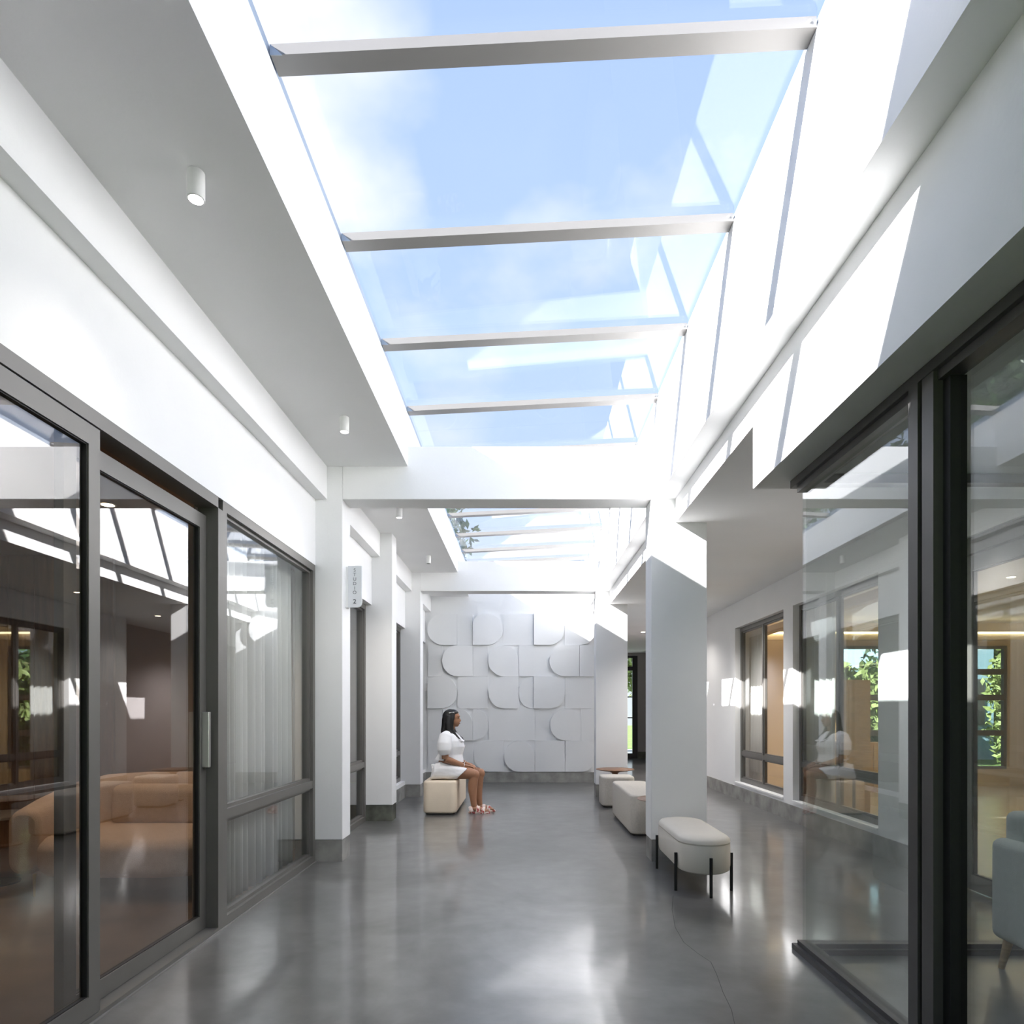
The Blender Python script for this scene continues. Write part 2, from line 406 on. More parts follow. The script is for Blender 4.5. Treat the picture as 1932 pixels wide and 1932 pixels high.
# ================================================================== skylights
def skylight(label, ya, yb, ys):
    t = thing('skylight', label, 'skylight', (0, (ya+yb)/2, ZG), kind='structure')
    def sl(y0, y1, x0, x1, zb, zt_, nm, mat):
        MB().add([(x0,y0,zg(x0,zb)),(x1,y0,zg(x1,zb)),(x1,y1,zg(x1,zb)),(x0,y1,zg(x0,zb)),
                  (x0,y0,zg(x0,zt_)),(x1,y0,zg(x1,zt_)),(x1,y1,zg(x1,zt_)),(x0,y1,zg(x0,zt_))],
                 [(0,3,2,1),(4,5,6,7),(0,1,5,4),(1,2,6,5),(2,3,7,6),(3,0,4,7)]).build(nm, mat, t)
    for y in ys:
        sl(y, y+0.088, XWL+0.004, XWR-0.002, ZG-0.045, ZG-0.001, 'bar', 'bar_metal')
        b = t.children[-1]
        # end brackets and screws
        MB().add([(XWL+.001,y-.003,ZG-.046),(XWL+.05,y-.003,ZG-.046),(XWL+.001,y-.003,ZG-.002),(XWL+.001,y,ZG-.046),(XWL+.05,y,ZG-.046),(XWL+.001,y,ZG-.002)],
                 [(0,1,2),(3,5,4),(0,3,4,1),(1,4,5,2),(2,5,3,0)]).build('bracket', 'seal', b)
        MB().tube([(XWR-.03,y-.004,zg(XWR)-.022),(XWR-.03,y+.001,zg(XWR)-.022)], 0.006, 8).build('screw', 'lamp_white', b)
    ed = [ya]+[y+0.044 for y in ys if ya < y+0.044 < yb]+[yb]
    for a, b_ in zip(ed[:-1], ed[1:]):
        sl(a+0.004, b_-0.004, XWL-0.06, XWR+0.06, ZG+0.001, ZG+0.011, 'pane', 'glass_roof')
    MB().box(XWL-0.06, XWL-0.004, ya, yb, ZG-0.05, ZG+0.0).build('seal_strip', 'seal', t)
    MB().box(XWR+0.006, XWR+0.08, ya, yb, zg(XWR)-0.04, zg(XWR)).build('seal_strip', 'seal', t)
skylight('sloping glass skylight with metal glazing bars over the near bay', 1.61, 6.15, [2.578, 3.595, 4.612, 5.63])
skylight('sloping glass skylight over the far bays before the tiled wall', 6.15, YB, [6.645, 7.66, 8.66, 9.65, 10.6, 11.5])

# ================================================================== tiles of the back wall
def zx(x): return ((x/5.682+800)-987)/1233*YB
def zz(y): return 1.3+(1343-(y/5.682+1140))/1233*YB
rows = [105, 440, 775, 1118, 1460, 1795]
R = 'R'; tiles = []
def T(row, a, b, dl, dr, bl=0, br_=0, tr=0, tl_=0): tiles.append((row, a, b, dl, dr, (bl, br_, tr, tl_)))
q = 0.285; s_ = 0.2
T(0, 40, 355, .045, .02, q, 0, 0, q);   T(0, 355, 522, .012, .012); T(0, 525, 848, .042, .02, 0, q, q, s_)
T(0, 850, 1172, .010, .016);            T(0, 1176, 1505, .045, .030, 0, q, 0, 0); T(0, 1507, 1838, .018, .045, 0, q, q, s_)
T(1, 40, 196, .010, .010);              T(1, 198, 524, .050, .016, q, 0, 0, q);  T(1, 526, 688, .010, .012)
T(1, 690, 1014, .045, .020, q, 0, q, q); T(1, 1016, 1338, .022, .012);            T(1, 1342, 1664, .045, .034, q, 0, 0, q); T(1, 1666, 1838, .034, .038)
T(2, 40, 358, .034, .026, 0, q, q, s_);  T(2, 362, 688, .020, .012);              T(2, 692, 1016, .046, .024, q, 0, 0, q)
T(2, 1018, 1172, .020, .012, q, 0, 0, q); T(2, 1176, 1510, .034, .046, 0, q, q, 0); T(2, 1512, 1838, .016, .018)
T(3, 40, 198, .010, .010); T(3, 200, 524, .020, .034, 0, 0, q, 0); T(3, 526, 690, .016, .020, 0, q, q, 0); T(3, 694, 1190, .018, .010)
T(3, 1192, 1348, .010, .012); T(3, 1350, 1680, .046, .024, q, 0, q, q); T(3, 1684, 1838, .010, .012)
T(4, 40, 532, .010, .010); T(4, 535, 858, .032, .016, q, 0, 0, q); T(4, 860, 1186, .046, .026, q, 0, q, q)
T(4, 1188, 1508, .026, .030); T(4, 1512, 1840, .030, .040, 0, q, q, 0)
xs0, xs1 = zx(40), zx(1838)
for row, a, b, dl, dr, cr_ in tiles:
    x0, x1 = zx(a), zx(b)
    if abs(b-1838) < 4: x1 += 0.0
    poly = rrect(x0+.001, x1-.001, zz(rows[row+1])+.0015, zz(rows[row])-.0015, [min(k, (x1-x0)*.95) if k else 0 for k in cr_], 7)
    n = len(poly)
    def dep(x): return YB-.004-1.4*(dl+(dr-dl)*(x-x0)/(x1-x0))
    MB().add([(x, dep(x), z) for x, z in poly]+[(x, YB+.002, z) for x, z in poly],
             [tuple(range(n)), tuple(range(n, 2*n))[::-1]]+[(i, n+i, n+(i+1) % n, (i+1) % n) for i in range(n)]).build('tile', 'panel_white', wall_back)

# ================================================================== glazing, left
def frame_rect(t, nm, mat, axisx, y0, y1, z0, z1, wy, wz, dx, **k):
    """rectangular frame in a plane x = axisx..axisx+dx (one part)"""
    m = MB().box(axisx, axisx+dx, y0, y0+wy, z0, z1).box(axisx, axisx+dx, y1-wy, y1, z0, z1)
    m.box(axisx, axisx+dx, y0+wy, y1-wy, z0, z0+wz).box(axisx, axisx+dx, y0+wy, y1-wy, z1-wz, z1)
    return m.build(nm, mat, t, **k)
t = thing('door_1', 'wide grey aluminium sliding glass door in front of the beige sofa', 'door', (XL-0.06, 2.0, 0), kind='structure')
box('head_rail', 'frame', t, XL-0.12, XL, 0.2, 3.86, 2.505, ZH)
box('track', 'frame', t, XL-0.12, XL, 0.2, 3.86, 0.0, 0.025)
box('caulk_line', 'bar_metal', t, XL, XL+0.010, 0.2, 5.664, 0.0, 0.006)
lf = frame_rect(t, 'sliding_leaf', 'frame', XL-0.045, 0.3, 2.788, 0.028, 2.50, 0.072, 0.085, 0.04)
box('pane', 'glass_bronze', lf, XL-0.030, XL-0.024, 0.372, 2.716, 0.113, 2.415)
frame_rect(lf, 'gasket', 'gasket', XL-0.034, 0.365, 2.722, 0.105, 2.422, 0.012, 0.012, 0.022)
lf = frame_rect(t, 'sliding_leaf', 'frame', XL-0.11, 2.66, 3.856, 0.028, 2.455, 0.075, 0.085, 0.04)
box('pane', 'glass_bronze', lf, XL-0.095, XL-0.089, 2.735, 3.781, 0.113, 2.37)
frame_rect(lf, 'gasket', 'gasket', XL-0.099, 2.728, 3.788, 0.105, 2.378, 0.012, 0.012, 0.022)
box('pull_handle', 'steel', lf, XL-0.072, XL-0.03, 3.805, 3.835, 0.975, 1.30, bevel=0.004)
box('post', 'frame', t, XL-0.12, XL, 3.858, 3.92, 0.0, 2.505)

def fixed_window(name, label, x, dx, y0, y1, z0, z1, trans=True, mid=False, gl='glass', mat='frame'):
    t = thing(name, label, 'window', (x, (y0+y1)/2, z0), kind='structure')
    frame_rect(t, 'window_frame', mat, x, y0, y1, z0, z1, 0.055, 0.06, dx)
    xm = x+dx*0.5
    zt0, zt1 = 0.645, 0.708
    if trans: box('transom', mat, t, x+.003*(1 if dx > 0 else -1), x+dx*.97, y0+.055, y1-.055, zt0, zt1)
    ym = (y0+y1)/2
    cells_y = [(y0+.055, ym-.025), (ym+.025, y1-.055)] if mid else [(y0+.055, y1-.055)]
    if mid: box('mullion', mat, t, x+.002*(1 if dx > 0 else -1), x+dx*.98, ym-.025, ym+.025, z0+.06, z1-.06)
    for ya, yb in cells_y:
        for za, zb in ([(z0+.06, zt0), (zt1, z1-.06)] if trans else [(z0+.06, z1-.06)]):
            p = box('pane', gl, t, xm-.003, xm+.003, ya, yb, za, zb)
            frame_rect(p, 'sash', mat, x+dx*.25, ya, yb, za, zb, .022, .022, dx*.5)
    return t
fixed_window('window_1', 'tall curtained window with a low transom beside the sliding door', XL-0.10, 0.098, 3.922, 5.662, 0.0, ZH)
fixed_window('window_2', 'tall dark-framed glazing below the studio sign between the columns', XL-0.17, 0.10, 5.922, 7.768, 0.0, ZH)
fixed_window('window_3', 'narrow-looking dark window behind the dark-plinth column', XL-0.17, 0.10, 8.032, 9.968, 0.245, ZH)
fixed_window('window_4', 'last dark window before the tiled end wall behind the bench', XL-0.17, 0.10, 10.232, YB-0.05, 0.245, ZH)
# interior blinds behind far left windows
def curtain(name, label, p0, p1, z0, z1, amp, folds, mat='sheer', seed=1, group=None):
    rnd = random.Random(seed); p0 = V(*p0, 0); p1 = V(*p1, 0); d = p1-p0; Ln = d.length; d.normalize(); nrm = V(-d.y, d.x, 0)
    n = folds*10; vs_ = []; fs = []; ph = [rnd.uniform(.6, 1.25) for _ in range(folds+1)]
    zs_ = [z0, z0+(z1-z0)*.35, z0+(z1-z0)*.7, z1]
    for j, z in enumerate(zs_):
        for i in range(n+1):
            u = i/n; k = u*folds; a = amp*(ph[int(min(k, folds-1))])*(1.15-.3*j/3)
            off = a*math.sin(2*math.pi*k)+amp*.35*math.sin(2*math.pi*k*.37+j*.25+seed)
            vs_.append(p0+d*(Ln*u)+nrm*off+V(0, 0, z))
    for j in range(3):
        for i in range(n):
            a = j*(n+1)+i; fs.append((a, a+1, a+n+2, a+n+1))
    o = MB().add(vs_, fs).build(name, mat, None, smooth=True, at=((p0+p1)/2+V(0, 0, z0)))
    s = o.modifiers.new('solid', 'SOLIDIFY'); s.thickness = 0.002
    return tag(o, label, 'curtain', group)
curtain('curtain', 'pale sheer curtain hanging inside the window beside the sliding door', (-1.985, 3.94), (-1.985, 5.54), 0.03, 2.60, 0.030, 15, seed=3)
curtain('curtain', 'pale curtain behind the glazing under the studio sign', (-2.12, 6.0), (-2.12, 7.0), 0.03, 2.60, 0.03, 9, seed=5)

# ================================================================== left room
struct('wall_studio_back', MB().box(-6.6, -1.96, 6.3, 6.4, 0, 2.95), 'taupe', 'taupe back wall of the room with the sofa', 'wall')
struct('wall_studio_side', MB().box(-6.6, -6.5, YBACK, 12.05, 0, 2.95), 'brown_wood', 'brown wood wall deep inside the sofa room', 'wall')
struct('wall_studio_end', MB().box(-6.6, -2.0, YBACK-.1, YBACK, 0, 2.95).box(-6.6, -2.0, YB, YB+.1, 0, 2.95), 'taupe', 'end wall of the studio rooms', 'wall')
struct('ceiling_studio', MB().box(-6.6, -2.0, YBACK, 12.05, 2.80, 2.95), 'taupe', 'ceiling of the sofa room', 'ceiling')
struct('floor_studio', MB().box(-6.6, XL-0.12, YBACK, 12.05, -0.15, -0.002), 'room_floor', 'dark brown floor of the sofa room', 'floor')
t = thing('wood_partition', 'brown wooden panel standing behind the sofa', 'partition', (-4.9, 6.2, 0))
for i in range(8):
    box('plank', 'brown_wood', t, -5.9+i*.25, -5.656+i*.25, 6.22, 6.26, 0.0, 2.79)
def recessed(x, y, z, label):
    t = thing('ceiling_downlight', label, 'light', (x, y, z-0.004), 'recessed downlights')
    MB().lathe((x, y, z-.006), [(.055, .0), (.055, .006)], 20).build('trim_ring', 'lamp_white', t)
    MB().lathe((x, y, z-.008), [(.042, .0), (.042, .004)], 20).build('lens', 'down_glow', t)
recessed(-3.0, 4.72, 2.80, 'recessed round downlight in the ceiling of the sofa room')
recessed(2.45, 11.15, 2.94, 'recessed round downlight in the side aisle near its far end')
recessed(2.45, 8.95, 2.94, 'added recessed round downlight in the side aisle behind the wide column')  # added to brighten the aisle, hidden by the column
recessed(2.45, 4.65, 2.94, 'added recessed round downlight in the side aisle above the corner glass')  # invented fitting, extra fill for the aisle
recessed(2.46, 13.4, 2.94, 'recessed round downlight in front of the far black door')
for nm, loc, e, col in (('studio_light', (-3.0, 4.72, 2.76), 40, (1, .76, .55)), ('studio_light', (-4.2, 3.0, 2.76), 22, (1, .76, .55)),
                        ('hall_light', (2.46, 13.4, 2.90), 160, (1, .92, .9)), ('aisle_light', (2.45, 11.15, 2.90), 26, (1, .95, .90)), ('aisle_light', (2.45, 8.95, 2.90), 75, (1, .97, .94)), ('aisle_light', (2.45, 4.65, 2.90), 26, (1, .95, .90))):  # last two aisle lights are added fill under the added downlights
    d = bpy.data.lights.new(nm, 'SPOT'); d.energy = e*1.5; d.color = col; d.spot_size = math.radians(130); d.spot_blend = 0.8; d.shadow_soft_size = 0.05
    o = bpy.data.objects.new(nm, d); COL.objects.link(o); o.location = loc

# sofa
t = thing('sofa', 'beige rounded fabric sofa with thin brass legs behind the sliding glass door', 'sofa', (-2.9, 5.0, 0))
def rbox(x0, x1, y0, y1, z0, z1, nm, mat, par, bev, sub=2):
    o = MB().box(x0, x1, y0, y1, z0, z1).build(nm, mat, par, smooth=False, bevel=bev, segs=6)
    for p in o.data.polygons: p.use_smooth = True
    return o
# wrap-around back and arms
path = []
for x, y in ((-3.52, 4.60), (-3.55, 4.85), (-3.52, 5.12), (-3.38, 5.33), (-3.12, 5.44), (-2.80, 5.47), (-2.50, 5.44), (-2.30, 5.33), (-2.20, 5.12), (-2.17, 4.85)):
    path.append((x, y))
rings = []
hs = [.60, .66, .74, .79, .80, .80, .80, .79, .74, .68]
for i, (x, y) in enumerate(path):
    a = V(*path[max(i-1, 0)], 0); b = V(*path[min(i+1, len(path)-1)], 0); d = (b-a).normalized(); nn = V(-d.y, d.x, 0)
    prof = rrect(-.105, .105, .15, hs[i], .09, 5)
    rings.append([V(x, y, 0)+nn*u+V(0, 0, v) for u, v in prof])
MB().loft(rings).build('backrest', 'sofa', t, smooth=True, bevel=0.03, segs=3)
poly = [(-3.42, 5.38), (-3.44, 4.66), (-3.36, 4.50), (-3.2, 4.455), (-2.5, 4.455), (-2.30, 4.50), (-2.2, 4.66), (-2.2, 5.38)]
o = MB().prism(poly, 'z', .15, .42).build('seat_cushion', 'sofa', t, bevel=0.09, segs=6)
for p in o.data.polygons: p.use_smooth = True
for x, y in ((-3.44, 4.60), (-2.25, 4.62), (-3.3, 5.3), (-2.4, 5.3)):
    MB().tube([(x, y, .16), (x, y, 0)], [.013, .006], 10).build('leg', 'brass', t, smooth=True)
o = rbox(-3.28, -2.56, 5.16, 5.36, .40, .72, 'back_cushion', 'sofa', t, .07)
o = rbox(-2.54, -2.30, 5.10, 5.30, .40, .72, 'back_cushion', 'sofa', t, .07)
t = thing('side_table', 'small grey side table at the arm of the beige sofa', 'table', (-4.0, 4.95, 0))
MB().lathe((-4.0, 4.95, 0), [(.24, .50), (.25, .505), (.25, .52), (.24, .525)], 32).build('table_top', 'steel', t, smooth=True)
MB().lathe((-4.0, 4.95, 0), [(.16, 0), (.16, .012), (.02, .02), (.02, .50)], 24).build('pedestal', 'black_metal', t, smooth=True)

# ================================================================== glazing, right wall
fixed_window('window_5', 'tall grey window with curtain and low transom in the aisle wall beyond the glass box', XR+0.077, 0.06, *W5, zs, zt, mid=True)
fixed_window('window_6', 'tall grey window seen through the corner glass in the aisle wall', XR+0.077, 0.06, *W6, zs, zt, mid=True)
for nm, (y0, y1) in (('window_sill', W5), ('window_sill', W6)):
    struct(nm, MB().box(XR-0.015, XR+0.14, y0, y1, zs-.02, zs+.001), 'plaster', 'thin white sill under the aisle window %s the pier' % ('beyond' if y0 > 8 else 'in front of'), 'sill')
curtain('curtain', 'grey pleated curtain inside the far aisle window', (3.45, 9.40), (3.45, 10.45), .05, 2.62, .03, 8, seed=8)
curtain('curtain', 'grey pleated curtain inside the aisle window seen through the glass box', (3.45, 7.22), (3.45, 8.22), .05, 2.62, .03, 7, seed=9)
t = thing('door_2', 'grey framed glass door into the warm-lit room beside the vestibule', 'door', (XR+0.07, 4.4, 0), kind='structure')
m = MB().box(XR+.03, XR+.11, 4.87, 5.02, 0, 2.56).box(XR+.03, XR+.11, 3.72, 3.80, 0, 2.56).box(XR+.03, XR+.11, 3.80, 4.87, 2.44, 2.56)
m.build('door_frame', 'frame', t)
lf = frame_rect(t, 'door_leaf', 'frame', XR+.045, 3.81, 4.86, 0.012, 2.43, .13, .11, .045)
box('pane', 'glass', lf, XR+.064, XR+.07, 3.94, 4.73, .122, 2.32)
frame_rect(lf, 'gasket', 'gasket', XR+.055, 3.935, 4.735, .117, 2.325, .015, .015, .025)
h = MB().tube([(XR+.045, 4.66-.8, 1.02), (XR-.01, 3.86, 1.02), (XR-.01, 3.98, 1.02)], .009, 10)
h.build('lever_handle', 'steel', lf, smooth=True)

# glass box
GX0, GX1, GY = 1.48, 1.58, 3.60
t = thing('glass_screen', 'frameless-cornered glass vestibule with dark bronze frame beside the oval stool', 'glass screen', (1.53, 2.0, 0), kind='structure')
m = MB().box(GX0, GX1, -.6, GY, 0, .028).box(GX0+.022, GX1-.012, -.6, GY-.02, .028, .052)
m.build('bottom_track', 'frame_dark', t)
m = MB().box(GX1, XR, GY-.115, GY-.0, 0, .028).box(GX1-.012, XR, GY-.09, GY-.025, .028, .052)
m.build('bottom_track', 'frame_dark', t)
m = MB().box(GX0, GX1, -.6, GY+.02, 2.535, 2.578).box(GX0+.02, GX1-.01, -.6, GY-.02, 2.50, 2.535)
m.build('head_track', 'frame_dark', t)
m = MB().box(GX1, XR, GY-.09, GY-.02, 2.53, 2.58)
m.build('head_track', 'frame_dark', t)
box('post', 'frame_dark', t, GX0, GX1, 2.452, 2.512, .028, 2.535)
box('post', 'frame_dark', t, GX0+.004, GX1, 2.365, 2.432, .028, 2.535)
box('gasket', 'gasket', t, GX0+.03, GX1-.01, 2.432, 2.452, .05, 2.50)
box('gasket', 'gasket', t, GX0+.04, GX1, 2.325, 2.365, .05, 2.50)
box('pane', 'glass_box', t, 1.527, 1.533, 2.512, GY-.03, .05, 2.51)
box('pane', 'glass_box', t, 1.552, 1.558, -.55, 2.33, .05, 2.51)
box('pane', 'glass_box', t, 1.534, XR-.002, GY-.062, GY-.056, .05, 2.54)

# armchair in the vestibule
ax, ay = 2.39, 3.36
t = thing('armchair', 'pale grey upholstered armchair with tapered wooden legs inside the glass vestibule', 'chair', (2.75, 2.98, 0))
for nm, b in (('arm', (ax, ax+.13, ay-.78, ay, .15, .66)), ('arm', (ax+.60, ax+.73, ay-.78, ay, .15, .66)),
              ('backrest', (ax+.06, ax+.67, ay-.17, ay-.015, .30, .80)), ('seat', (ax+.12, ax+.61, ay-.76, ay-.12, .17, .42)),
              ('seat_cushion', (ax+.135, ax+.595, ay-.77, ay-.17, .40, .50))):
    rbox(*b, nm, 'armchair', t, .045)
for x, y, sx, sy in ((ax+.06, ay-.07, -1, 1), (ax+.67, ay-.07, 1, 1), (ax+.06, ay-.71, -1, -1), (ax+.67, ay-.71, 1, -1)):
    MB().tube([(x, y, .17), (x+sx*.025, y+sy*.025, 0)], [.024, .014], 12).build('leg', 'wood_light', t, smooth=True)

# ================================================================== warm room behind the right wall
RX = 9.6
struct('floor_lounge', MB().box(XR+.15, RX, 2.0, 11.5, -.15, 0.001), 'oak_floor', 'pale oak floor of the warm-lit room', 'floor')
struct('ceiling_lounge', MB().box(XR+.15, RX, 2.0, 11.5, 2.85, 2.94), 'room_white', 'ceiling of the warm-lit room with a glowing cove', 'ceiling')
LY = 11.4
op = [(4.72, 5.35), (5.5, 6.35), (6.7, 7.55), (7.85, 8.45)]
wlg = MB(); xp = XR+.15
for a, b in op: wlg.box(xp, a, LY, LY+.12, 0, 2.85).box(a, b, LY, LY+.12, 2.45, 2.85).box(a, b, LY, LY+.12, 0, .30); xp = b
wlg.box(xp, RX, LY, LY+.12, 0, 2.85)
struct('wall_lounge_back', wlg, 'warm_wall', 'warm end wall of the lit room with garden windows', 'wall')
struct('wall_lounge_front', MB().box(XR+.15, RX, 1.9, 2.0, 0, 2.85), 'warm_wall', 'warm wall at the near end of the lit room', 'wall')
struct('wall_lounge_side', MB().box(RX, RX+.12, 1.9, LY+.12, 0, 2.85), 'warm_wall', 'warm side wall of the lit room', 'wall')
for i, (a, b) in enumerate(op):
    t = thing('window_%d' % (7+i), ['narrow garden window behind the curtain of the aisle window', 'garden window with a tree behind it, seen through the aisle window', 'third garden window of the lit room', 'garden window with pale blue house behind it, seen through the glass door'][i], 'window', ((a+b)/2, LY, .30), kind='structure')
    m = MB().box(a, a+.05, LY+.02, LY+.09, .30, 2.45).box(b-.05, b, LY+.02, LY+.09, .30, 2.45).box(a+.05, b-.05, LY+.02, LY+.09, .30, .35).box(a+.05, b-.05, LY+.02, LY+.09, 2.40, 2.45)
    m.build('window_frame', 'frame', t)
    for z in (.88, 1.50, 1.95)[:2 if i < 3 else 3]: box('transom', 'frame', t, a+.05, b-.05, LY+.025, LY+.085, z, z+.10)
    box('pane', 'glass', t, a+.05, b-.05, LY+.05, LY+.056, .35, 2.40)
t = thing('cove_light', 'glowing warm light cove running around the lounge ceiling', 'light', (5.6, 6.5, 2.6))
box('pelmet', 'warm_wall', t, 3.9, 4.0, 2.1, 11.3, 2.55, 2.66); box('light_strip', 'cove_glow', t, 4.0, 4.03, 2.1, 11.3, 2.64, 2.67)
box('pelmet', 'warm_wall', t, 9.2, 9.3, 2.1, 11.3, 2.45, 2.56); box('light_strip', 'cove_glow', t, 9.17, 9.2, 2.1, 11.3, 2.55, 2.58)
box('pelmet', 'warm_wall', t, 4.0, 9.2, 10.9, 11.0, 2.50, 2.60); box('light_strip', 'cove_glow', t, 4.0, 9.2, 10.86, 10.9, 2.60, 2.63)
for i, (x, y) in enumerate(((5.6, 4.5), (5.6, 7.5), (5.6, 9.8))):
    d = bpy.data.lights.new('lounge_light', 'SPOT'); d.energy = 150; d.color = (1, .84, .64); d.spot_size = math.radians(150); d.spot_blend = .8; d.shadow_soft_size = .02
    o = bpy.data.objects.new('lounge_light', d); COL.objects.link(o); o.location = (x, y, 2.82)
    recessed(x, y, 2.85, 'recessed round downlight in the lounge ceiling, %s' % ('nearest the glass door', 'opposite the aisle window', 'by the garden windows')[i])
t = thing('shelf_unit', 'open wooden shelf unit inside the far aisle window', 'shelf', (4.2, 8.55, 0))
for y in (8.2, 8.9): box('upright', 'wood_light', t, 4.0, 4.35, y-.012, y+.012, 0, 1.7)
for z in (.02, .45, .9, 1.3, 1.68): box('shelf_board', 'wood_light', t, 4.0, 4.35, 8.212, 8.888, z, z+.022)
t = thing('bar_table', 'small round wooden table inside the far aisle window', 'table', (4.0, 7.9, 0))
MB().lathe((4.0, 7.9, 0), [(.24, .50), (.25, .505), (.25, .525), (.24, .53)], 24).build('table_top', 'wood_light', t, smooth=True)
MB().lathe((4.0, 7.9, 0), [(.12, 0), (.12, .012), (.018, .02), (.018, .50)], 16).build('pedestal', 'black_metal', t, smooth=True)
t = thing('low_bookcase', 'low wooden bookcase below the garden windows inside the lounge', 'bookcase', (5.75, 10.7, 0))
box('carcass', 'tan_wood', t, 5.25, 6.25, 10.55, 10.85, 0, .80)
for i in range(8): box('slat', 'wood_light', t, 5.28+i*.125, 5.32+i*.125, 10.535, 10.55, .05, .76)
t = thing('paper_bowl', 'small white bowl on the sill behind the corner glass', 'bowl', (3.5, 6.15, .27))
MB().lathe((3.48, 6.2, 0), [(.04, .275), (.075, .31), (.085, .335), (.078, .335), (.05, .285)], 20).build('bowl_body', 'paper', t, smooth=True)
struct('trim_2', MB().box(3.352, 3.6, 5.9, 6.5, 0, .272), 'warm_wall', 'low inner ledge under the small white bowl', 'ledge')

# far door
t = thing('door_3', 'black framed glass door at the far end of the aisle', 'door', (2.6, 18.25, 0), kind='structure')
m = MB().box(2.0, 2.09, 18.22, 18.30, 0, 2.86).box(3.05, 3.19, 18.22, 18.30, 0, 2.86).box(2.09, 3.05, 18.22, 18.30, 2.80, 2.86).box(2.09, 3.05, 18.22, 18.30, 2.45, 2.56).box(2.09, 3.05, 18.22, 18.30, 0, .14)
m.build('door_frame', 'door_black', t)
for z in (1.12, 1.70): box('glazing_bar', 'door_black', t, 2.09, 3.05, 18.24, 18.28, z, z+.03)
box('pane', 'glass', t, 2.09, 3.05, 18.255, 18.261, .14, 2.45); box('pane', 'glass', t, 2.09, 3.05, 18.255, 18.261, 2.56, 2.80)

# ================================================================== outside
struct('lawn', MB().box(-40, 60, -30, 70, -.30, -.16), 'lawn', 'green garden lawn around the building', 'lawn')
struct('paving', MB().box(-2, 9, 18.4, 23, -.16, -.02), 'outer_roof', 'pale paved path outside the far black door', 'path')
def tree(name, label, base, h, crown, n, leaf, mat, seed):
    rnd = random.Random(seed); t = thing(name, label, 'tree', base, 'garden trees')
    bx, by, bz = base
    MB().tube([(bx, by, bz), (bx+.1, by, bz+h*.5), (bx, by+.1, bz+h)], [.16, .12, .05], 8).build('trunk', 'bark', t, smooth=True)
    (cx, cy, cz), (rx, ry, rz) = crown
    m = MB(); blobs = [(V(cx+rnd.uniform(-.75, .75)*rx, cy+rnd.uniform(-.75, .75)*ry, cz+rnd.uniform(-.75, .75)*rz), rnd.uniform(.28, .5)) for _ in range(26)]
    for i in range(n):
        c0, s0 = rnd.choice(blobs)
        d = V(rnd.gauss(0, 1), rnd.gauss(0, 1), rnd.gauss(0, 1)).normalized()*(rnd.random()**.4)
        p = c0+V(d.x*rx*s0, d.y*ry*s0, d.z*rz*s0)
        a = V(rnd.gauss(0, 1), rnd.gauss(0, 1), rnd.gauss(0, 1)).normalized(); b = a.cross(V(rnd.gauss(0, 1), rnd.gauss(0, 1), rnd.gauss(0, 1))).normalized()
        L_ = leaf*rnd.uniform(.6, 1.3)
        m.add([p-a*L_, p+b*L_*.45, p+a*L_, p-b*L_*.45], [(0, 1, 2, 3)])
    o = m.build('crown', mat, t); o['kind'] = 'stuff'
tree('tree', 'leafy dark tree seen through the far skylight above the roof', (-4.2, 19, -.16), 5.5, ((-3.9, 19, 6.6), (2.6, 2.6, 2.6)), 9000, .13, 'leaf', 1)
tree('tree', 'dark tree reflected in the vestibule glass beyond the roof', (-7.2, 13.5, -.16), 6.5, ((-7.2, 13.5, 8.2), (2.2, 2.4, 1.9)), 9000, .12, 'leaf', 2)
for i, (x, y, h) in enumerate(((7.75, 15.2, 2.5), (10.5, 18.2, 2.9), (13.85, 17.0, 4.4), (8.2, 22, 4.2), (17, 23, 5.0))):
    tree('garden_tree', ['bushy green tree outside the window behind the bookcase', 'tall green tree outside the second garden window', 'bright green tree beside the pale blue house', 'green tree at the edge of the garden', 'farthest green tree of the garden'][i],
         (x, y, -.16), h*.6, ((x, y, h*.5), (1.25, 1.25, h*.5)), 5000, .12, 'leaf_light' if i % 2 == 0 else 'leaf', 10+i)
tree('door_tree', 'pale green tree outside the far black door', (3.6, 24, -.16), 3.0, ((3.5, 24, 3.6), (1.8, 1.4, 1.6)), 4000, .14, 'leaf_light', 31)
t = thing('house', 'pale blue house outside the lounge windows', 'house', (12.9, 22, -.16))
box('walls', 'blue_render', t, 11.4, 14.4, 20, 24, -.16, 5.0)
box('roof', 'outer_roof', t, 11.2, 14.6, 19.8, 24.2, 5.0, 5.2)
for x in (11.8, 13.2):
    w_ = box('window', 'frame', t, x, x+.9, 19.96, 20.01, .9, 2.3); box('pane', 'glass', w_, x+.06, x+.84, 19.94, 19.96, .96, 2.24)

# ================================================================== spotlights
def spot(y, label, lit=True, power=34):
    x, z1, z0, r = -1.29, ZC, 3.318, .0335
    t = thing('ceiling_spotlight', label, 'light', (x, y, z1), 'cylinder ceiling spotlights')
    MB().lathe((x, y, 0), [(r-.002, z1-.001), (r, z1-.003), (r, z0+.002), (r-.002, z0), (r-.006, z0), (r-.006, z0+.012)], 32).build('housing', 'lamp_white', t, smooth=True)
    MB().lathe((x, y, 0), [(r-.0065, z0+.004), (r-.0065, z0+.008)], 32).build('lens', 'lamp_glow' if lit else 'base_dark', t)
    if lit:
        d = bpy.data.lights.new('spotlight_beam', 'SPOT'); d.energy = power; d.color = (1, .94, .86); d.spot_size = math.radians(112); d.spot_blend = 1.0; d.shadow_soft_size = .025
        o = bpy.data.objects.new('spotlight_beam', d); COL.objects.link(o); o.parent = t; o.location = (0, 0, z0-z1-.006)
spot(2.576, 'white cylinder spotlight on the ceiling strip, the largest in view', True, 24)
